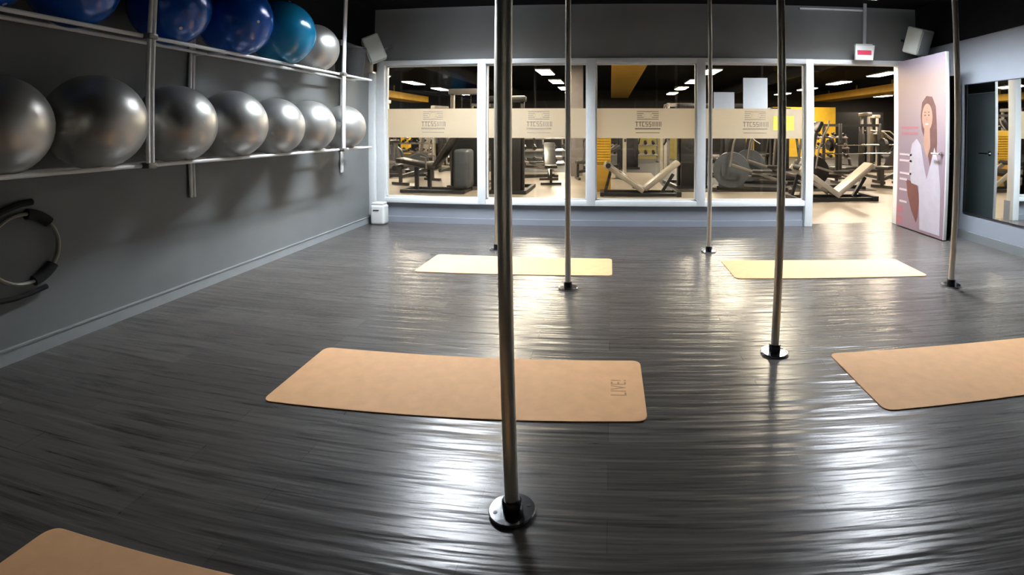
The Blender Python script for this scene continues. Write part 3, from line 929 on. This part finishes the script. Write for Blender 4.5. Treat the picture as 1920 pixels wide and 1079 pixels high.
def leg_machine(x, y, rz, label, s=1.0):
    t = thing('leg_machine', label, 'leg machine', (x, y, 0), rz, 'leg machines behind the first window', s)
    b = MB().bar((-0.6, -0.26, 0.04), (0.75, -0.26, 0.04), 0.06).bar((-0.6, 0.26, 0.04), (0.75, 0.26, 0.04), 0.06)
    b.bar((-0.55, -0.3, 0.04), (-0.55, 0.3, 0.04), 0.06).bar((0.72, -0.3, 0.04), (0.72, 0.3, 0.04), 0.06)
    b.bar((-0.30, -0.12, 0.04), (-0.30, -0.12, 0.52), 0.07).bar((-0.12, 0.12, 0.04), (-0.12, 0.12, 0.52), 0.07)
    b.build('base_frame', M['dark_metal'], t)
    MB().bar((-0.74, 0, 0.66), (0.12, 0, 0.50), 0.40, 0.09, bev=0.03).build('seat', M['vinyl'], t)
    MB().bar((0.05, 0, 0.50), (0.50, 0, 1.16), 0.38, 0.09, bev=0.03).build('backrest', M['vinyl'], t)
    MB().box((0.62, 0.12, 0.48), (0.34, 0.42, 0.80), bev=0.07, seg=4).build('weight_shroud', M['blue_grey'], t)
    for sg in (-1, 1):
        MB().cyl((-0.72, sg * 0.05, 0.50), (-0.72, sg * 0.28, 0.50), 0.055).build('leg_roller', M['rubber'], t)
        MB().tube([(-0.05, sg * 0.24, 0.50), (-0.05, sg * 0.28, 0.72), (-0.16, sg * 0.28, 0.74)], 0.018).build('hand_grip', M['grey_metal'], t)
    return t

def plates_on(b, x, y, z, dirn, n, r0):
    for k in range(n):
        r = r0 - 0.03 * k
        b.cyl((x, y + dirn * 0.045 * k, z), (x, y + dirn * (0.045 * k + 0.038), z), r, seg=28)

def power_rack(x, y, rz, label, frame='grey_metal', s=1.0, h=2.1):
    t = thing('squat_rack', label, 'squat rack', (x, y, 0), rz, 'squat racks in the gym', s)
    for sx in (-0.55, 0.55):
        for sy in (-0.5, 0.5):
            MB().bar((sx, sy, 0.0), (sx, sy, h), 0.075, 0.075, bev=0.008).build('upright', M[frame], t)
        for z in (0.04, h - 0.04):
            MB().bar((sx, -0.5, z), (sx, 0.5, z), 0.07).build('side_beam', M[frame], t)
    for yy in (-0.5, 0.5):
        MB().bar((-0.55, yy, h - 0.04), (0.55, yy, h - 0.04), 0.065).build('cross_beam', M[frame], t)
    for sx in (-0.55, 0.55):
        MB().box((sx, -0.56, 0.98), (0.06, 0.10, 0.08)).build('bar_hook', M['dark_metal'], t)
    return t

def barbell(x, y, z, label, L=2.0, n=3, r=0.20, rz=0.0):
    t = thing('barbell', label, 'barbell', (x, y, z), rz, 'barbells in the gym')
    MB().cyl((-L / 2, 0, 0), (L / 2, 0, 0), 0.016, seg=14).build('bar', M['chrome'], t)
    for sg in (-1, 1):
        for k in range(n):
            a = sg * (L / 2 - 0.30 + k * 0.06)
            MB().cyl((a, 0, 0), (a + sg * 0.045, 0, 0), r - 0.03 * k, seg=30).build('weight_plate', M['plate'], t)
    return t

def dumbbell_rack(x, y, rz, label, tiers=3, s=1.0, frame='dark_metal'):
    t = thing('dumbbell_rack', label, 'dumbbell rack', (x, y, 0), rz, 'dumbbell racks in the gym', s)
    for sx in (-0.9, 0.9):
        b = MB().bar((sx, -0.30, 0.03), (sx, 0.30, 0.03), 0.07).bar((sx, -0.22, 0.05), (sx, 0.20, 1.10), 0.07)
        b.build('side_frame', M[frame], t)
    for k in range(tiers):
        z, yy = 0.30 + k * 0.36, -0.20 + k * 0.14
        MB().box((0, yy, z), (1.8, 0.26, 0.03), (R(12), 0, 0)).build('shelf', M['grey_metal'], t)
    c, sn = math.cos(rz), math.sin(rz)
    for k in range(tiers):
        z, yy = 0.30 + k * 0.36, -0.20 + k * 0.14
        for i in range(6):
            xx = -0.74 + i * 0.296
            wx, wy = x + (xx * c - yy * sn) * s, y + (xx * sn + yy * c) * s
            b = MB()
            b.cyl((0, -0.11, 0), (0, 0.11, 0), 0.014, seg=10)
            for sg in (-1, 1):
                b.cyl((0, sg * 0.05, 0), (0, sg * 0.13, 0), 0.062, seg=6)
            o = b.build('dumbbell', M['plate'])
            o.location = (wx, wy, (z + 0.10) * s)
            o.rotation_euler = (R(12), 0, rz)
            o.scale = (s,) * 3
            tag(o, 'hex dumbbell %s on the %s shelf, %s' % (('leftmost', 'second', 'third', 'fourth', 'fifth', 'rightmost')[i], ('bottom', 'middle', 'top')[k], label.split(',')[0]), 'dumbbell', 'dumbbells on the ' + label.split(',')[0])
    return t

def flat_bench(x, y, rz, label, s=1.0, tilt=0):
    t = thing('weight_bench', label, 'weight bench', (x, y, 0), rz, 'padded weight benches in the gym', s)
    b = MB().bar((-0.55, 0, 0.20), (0.55, 0, 0.34), 0.07).bar((-0.55, -0.25, 0.04), (-0.55, 0.25, 0.04), 0.06).bar((0.55, -0.25, 0.04), (0.55, 0.25, 0.04), 0.06)
    b.bar((-0.55, 0, 0.04), (-0.55, 0, 0.40), 0.06).bar((0.55, 0, 0.04), (0.55, 0, 0.40), 0.06)
    b.build('frame', M['dark_metal'], t)
    MB().box((-0.42, 0, 0.45), (0.36, 0.30, 0.08), bev=0.02).build('seat', M['vinyl'], t)
    MB().bar((-0.20, 0, 0.44), (-0.20 + 0.85 * math.cos(R(tilt)), 0, 0.44 + 0.85 * math.sin(R(tilt))), 0.30, 0.08, bev=0.02).build('backrest', M['vinyl'], t)
    return t

def bike(x, y, rz, label, s=1.0):
    t = thing('exercise_bike', label, 'exercise bike', (x, y, 0), rz, 'exercise bikes in the gym', s)
    MB().bar((-0.5, 0, 0.06), (0.5, 0, 0.06), 0.08).bar((-0.5, -0.25, 0.04), (-0.5, 0.25, 0.04), 0.07).bar((0.5, -0.25, 0.04), (0.5, 0.25, 0.04), 0.07).build('base_frame', M['dark_metal'], t)
    MB().cyl((0.28, -0.06, 0.36), (0.28, 0.06, 0.36), 0.28, seg=36).build('flywheel_housing', M['blue_grey'], t)
    MB().bar((0.30, 0, 0.50), (0.42, 0, 1.18), 0.07, 0.07).build('mast', M['grey_metal'], t)
    MB().tube([(0.44, -0.02, 1.16), (0.34, -0.22, 1.20), (0.12, -0.24, 1.22)], 0.018).tube([(0.44, 0.02, 1.16), (0.34, 0.22, 1.20), (0.12, 0.24, 1.22)], 0.018).build('handlebar', M['black'], t)
    MB().box((0.44, 0, 1.30), (0.06, 0.26, 0.20), (0, R(-20), 0), bev=0.02).build('console', M['black'], t)
    MB().bar((-0.10, 0, 0.10), (-0.32, 0, 0.92), 0.06).build('seat_post', M['grey_metal'], t)
    MB().box((-0.34, 0, 0.96), (0.26, 0.18, 0.08), bev=0.03).build('saddle', M['vinyl'], t)
    for sg in (-1, 1):
        MB().bar((0.12, sg * 0.10, 0.34), (0.12 + sg * 0.10, sg * 0.10, 0.34 - sg * 0.14), 0.03).box((0.12 + sg * 0.10, sg * 0.15, 0.34 - sg * 0.14), (0.10, 0.09, 0.03)).build('pedal', M['rubber'], t)
    return t

# ---------------------------------------------------------------- gym equipment placed
# behind the first window
leg_machine(-3.65, 9.55, 0.0, 'dark leg machine with tilted backrest behind the first window', 1.0)
cable_machine(-3.05, 10.6, R(-95), 'grey framed weight machine behind the first window, next to its post', 'grey_metal', 1.05)
treadmill(-6.1, 13.2, R(150), 'treadmill far behind the first window near the rack side')
bike(-5.35, 12.2, R(20), 'exercise bike behind the leg machine')
cable_machine(-5.3, 15.6, R(160), 'pale weight machine standing far behind the leg machine', 'light_metal', 1.0, 2.0, 'blue_grey')
cable_machine(-7.6, 16.2, R(170), 'pale capped weight machine under the first row of gym lights, nearer one', 'light_metal', 1.1, 2.05, 'light_metal')
cable_machine(-9.2, 17.6, R(170), 'pale capped weight machine under the first row of gym lights, farther one', 'light_metal', 1.1, 2.05, 'light_metal')
elliptical(-7.1, 14.2, R(15), 'slate elliptical trainer far behind the first window', 'blue_grey')
dumbbell_rack(-8.3, 19.6, 0, 'rack behind the first window, at the back of the gym')
flat_bench(-4.6, 11.0, R(70), 'low padded bench behind the leg machine', 1.0, 0)
# behind the second window
cable_machine(-2.05, 9.95, R(-90), 'black weight machine right behind the nearest pole', 'black', 1.0, 1.9)
elliptical(-2.3, 12.5, R(200), 'black elliptical trainer behind the black weight machine')
dumbbell_rack(-2.1, 14.0, R(15), 'rack behind the second window, beside the grey pillar')
flat_bench(-1.45, 11.4, R(100), 'inclined bench behind the second window', 0.95, 40)
power_rack(-3.9, 15.6, 0, 'grey squat rack far behind the second window')
treadmill(-2.4, 17.5, R(-60), 'treadmill at the back of the gym behind the second window')
bike(-0.95, 15.6, R(120), 'exercise bike beyond the square grey pillar')
# behind the third window
v_bench(0.62, 9.45, 0.0, 'v shaped sit up bench with pale rails behind the third window')
power_rack(0.95, 13.6, 0, 'pale squat rack behind the third window', 'light_metal', 1.0, 1.7)
power_rack(2.35, 15.4, 0, 'grey squat rack behind the third window, farther away', 'grey_metal')
flat_bench(-0.3, 12.3, R(15), 'inclined bench in front of the pale squat rack', 1.0, 30)
cable_machine(1.72, 11.0, R(-82), 'tall black weight machine behind the v shaped bench, third window', 'black', 1.0, 1.8)
dumbbell_rack(0.9, 18.5, 0, 'rack behind the third window, at the olive partition')
# behind the fourth window
elliptical(2.88, 10.1, R(165), 'slate elliptical trainer with round housing behind the fourth window', 'blue_grey', 1.05)
elliptical(3.60, 11.3, R(162), 'slate elliptical trainer behind the fourth window, second along', 'blue_grey', 1.05)
cable_machine(3.1, 12.9, R(-80), 'black weight machine behind the slate elliptical trainers', 'black', 1.0, 1.9)
treadmill(4.3, 12.6, R(95), 'treadmill behind the fourth window next to the doorway post', 0.9)
cable_machine(5.1, 15.2, R(-75), 'dark weight machine far behind the fourth window', 'dark_metal', 1.0, 1.9)
# through the doorway
v_bench(4.15, 8.72, 0.0, 'v shaped sit up bench with pale rails seen through the doorway')
elliptical(4.75, 10.4, R(175), 'dark elliptical trainer seen through the doorway, behind the sit up bench', 'black', 0.92)
power_rack(6.55, 12.75, 0, 'black squat rack seen through the doorway', 'dark_metal', 1.0, 1.45)
barbell(6.0, 11.35, 0.93, 'chrome barbell on the rack seen through the doorway, upper one', 1.9, 2, 0.16)
barbell(6.0, 11.22, 0.73, 'bare chrome bar lying under the loaded barbell behind the doorway', 1.9, 0, 0.14)
cable_machine(8.3, 14.2, R(170), 'pale framed weight machine through the doorway, near the poster door', 'grey_metal', 1.0, 1.75)
cable_machine(9.9, 16.5, R(170), 'pale framed weight machine deep behind the doorway', 'light_metal', 1.0, 1.75)
flat_bench(6.5, 10.6, R(35), 'inclined dark bench under the barbells', 1.0, 35)
dumbbell_rack(7.4, 16.4, 0, 'rack seen through the doorway, in front of the yellow partition')
treadmill(6.7, 14.6, R(120), 'treadmill seen through the doorway behind the squat rack')
# stand that carries the two barbells
t = thing('barbell_stand', 'black stand that carries the two chrome barbells behind the doorway', 'stand', (6.0, 11.3, 0))
for sx in (-0.55, 0.55):
    MB().bar((sx, -0.25, 0.03), (sx, 0.25, 0.03), 0.07).bar((sx, 0.0, 0.03), (sx, 0.0, 0.92), 0.06).box((sx, 0.05, 0.905), (0.05, 0.10, 0.018)).box((sx, -0.06, 0.704), (0.05, 0.14, 0.018)).build('side_post', M['dark_metal'], t)
MB().bar((-0.55, 0, 0.30), (0.55, 0, 0.30), 0.05).build('cross_bar', M['dark_metal'], t)

# row of treadmills and dark machines at the back
for i, (x, w) in enumerate(((-6.6, 'first from the rack side'), (-5.3, 'second from the rack side'), (-0.6, 'just past the grey pillar'), (4.2, 'last before the yellow partition'))):
    treadmill(x, 18.6 + (i % 2) * 0.3 + (1.7 if i == 2 else 0), R(-90), 'treadmill in the row at the back of the gym, ' + w)
power_rack(-4.5, 14.3, 0, 'black squat rack behind the leg machine', 'dark_metal', 1.0, 1.8)
cable_machine(-6.9, 11.9, R(-100), 'dark weight machine at the rack side edge of the first window', 'dark_metal', 1.0, 1.5)
cable_machine(0.55, 15.8, R(-90), 'dark weight machine far behind the pale squat rack', 'dark_metal', 1.0, 1.6)
cable_machine(7.75, 12.0, R(-95), 'dark weight machine through the doorway, in front of the pale framed one', 'black', 0.9, 1.5)
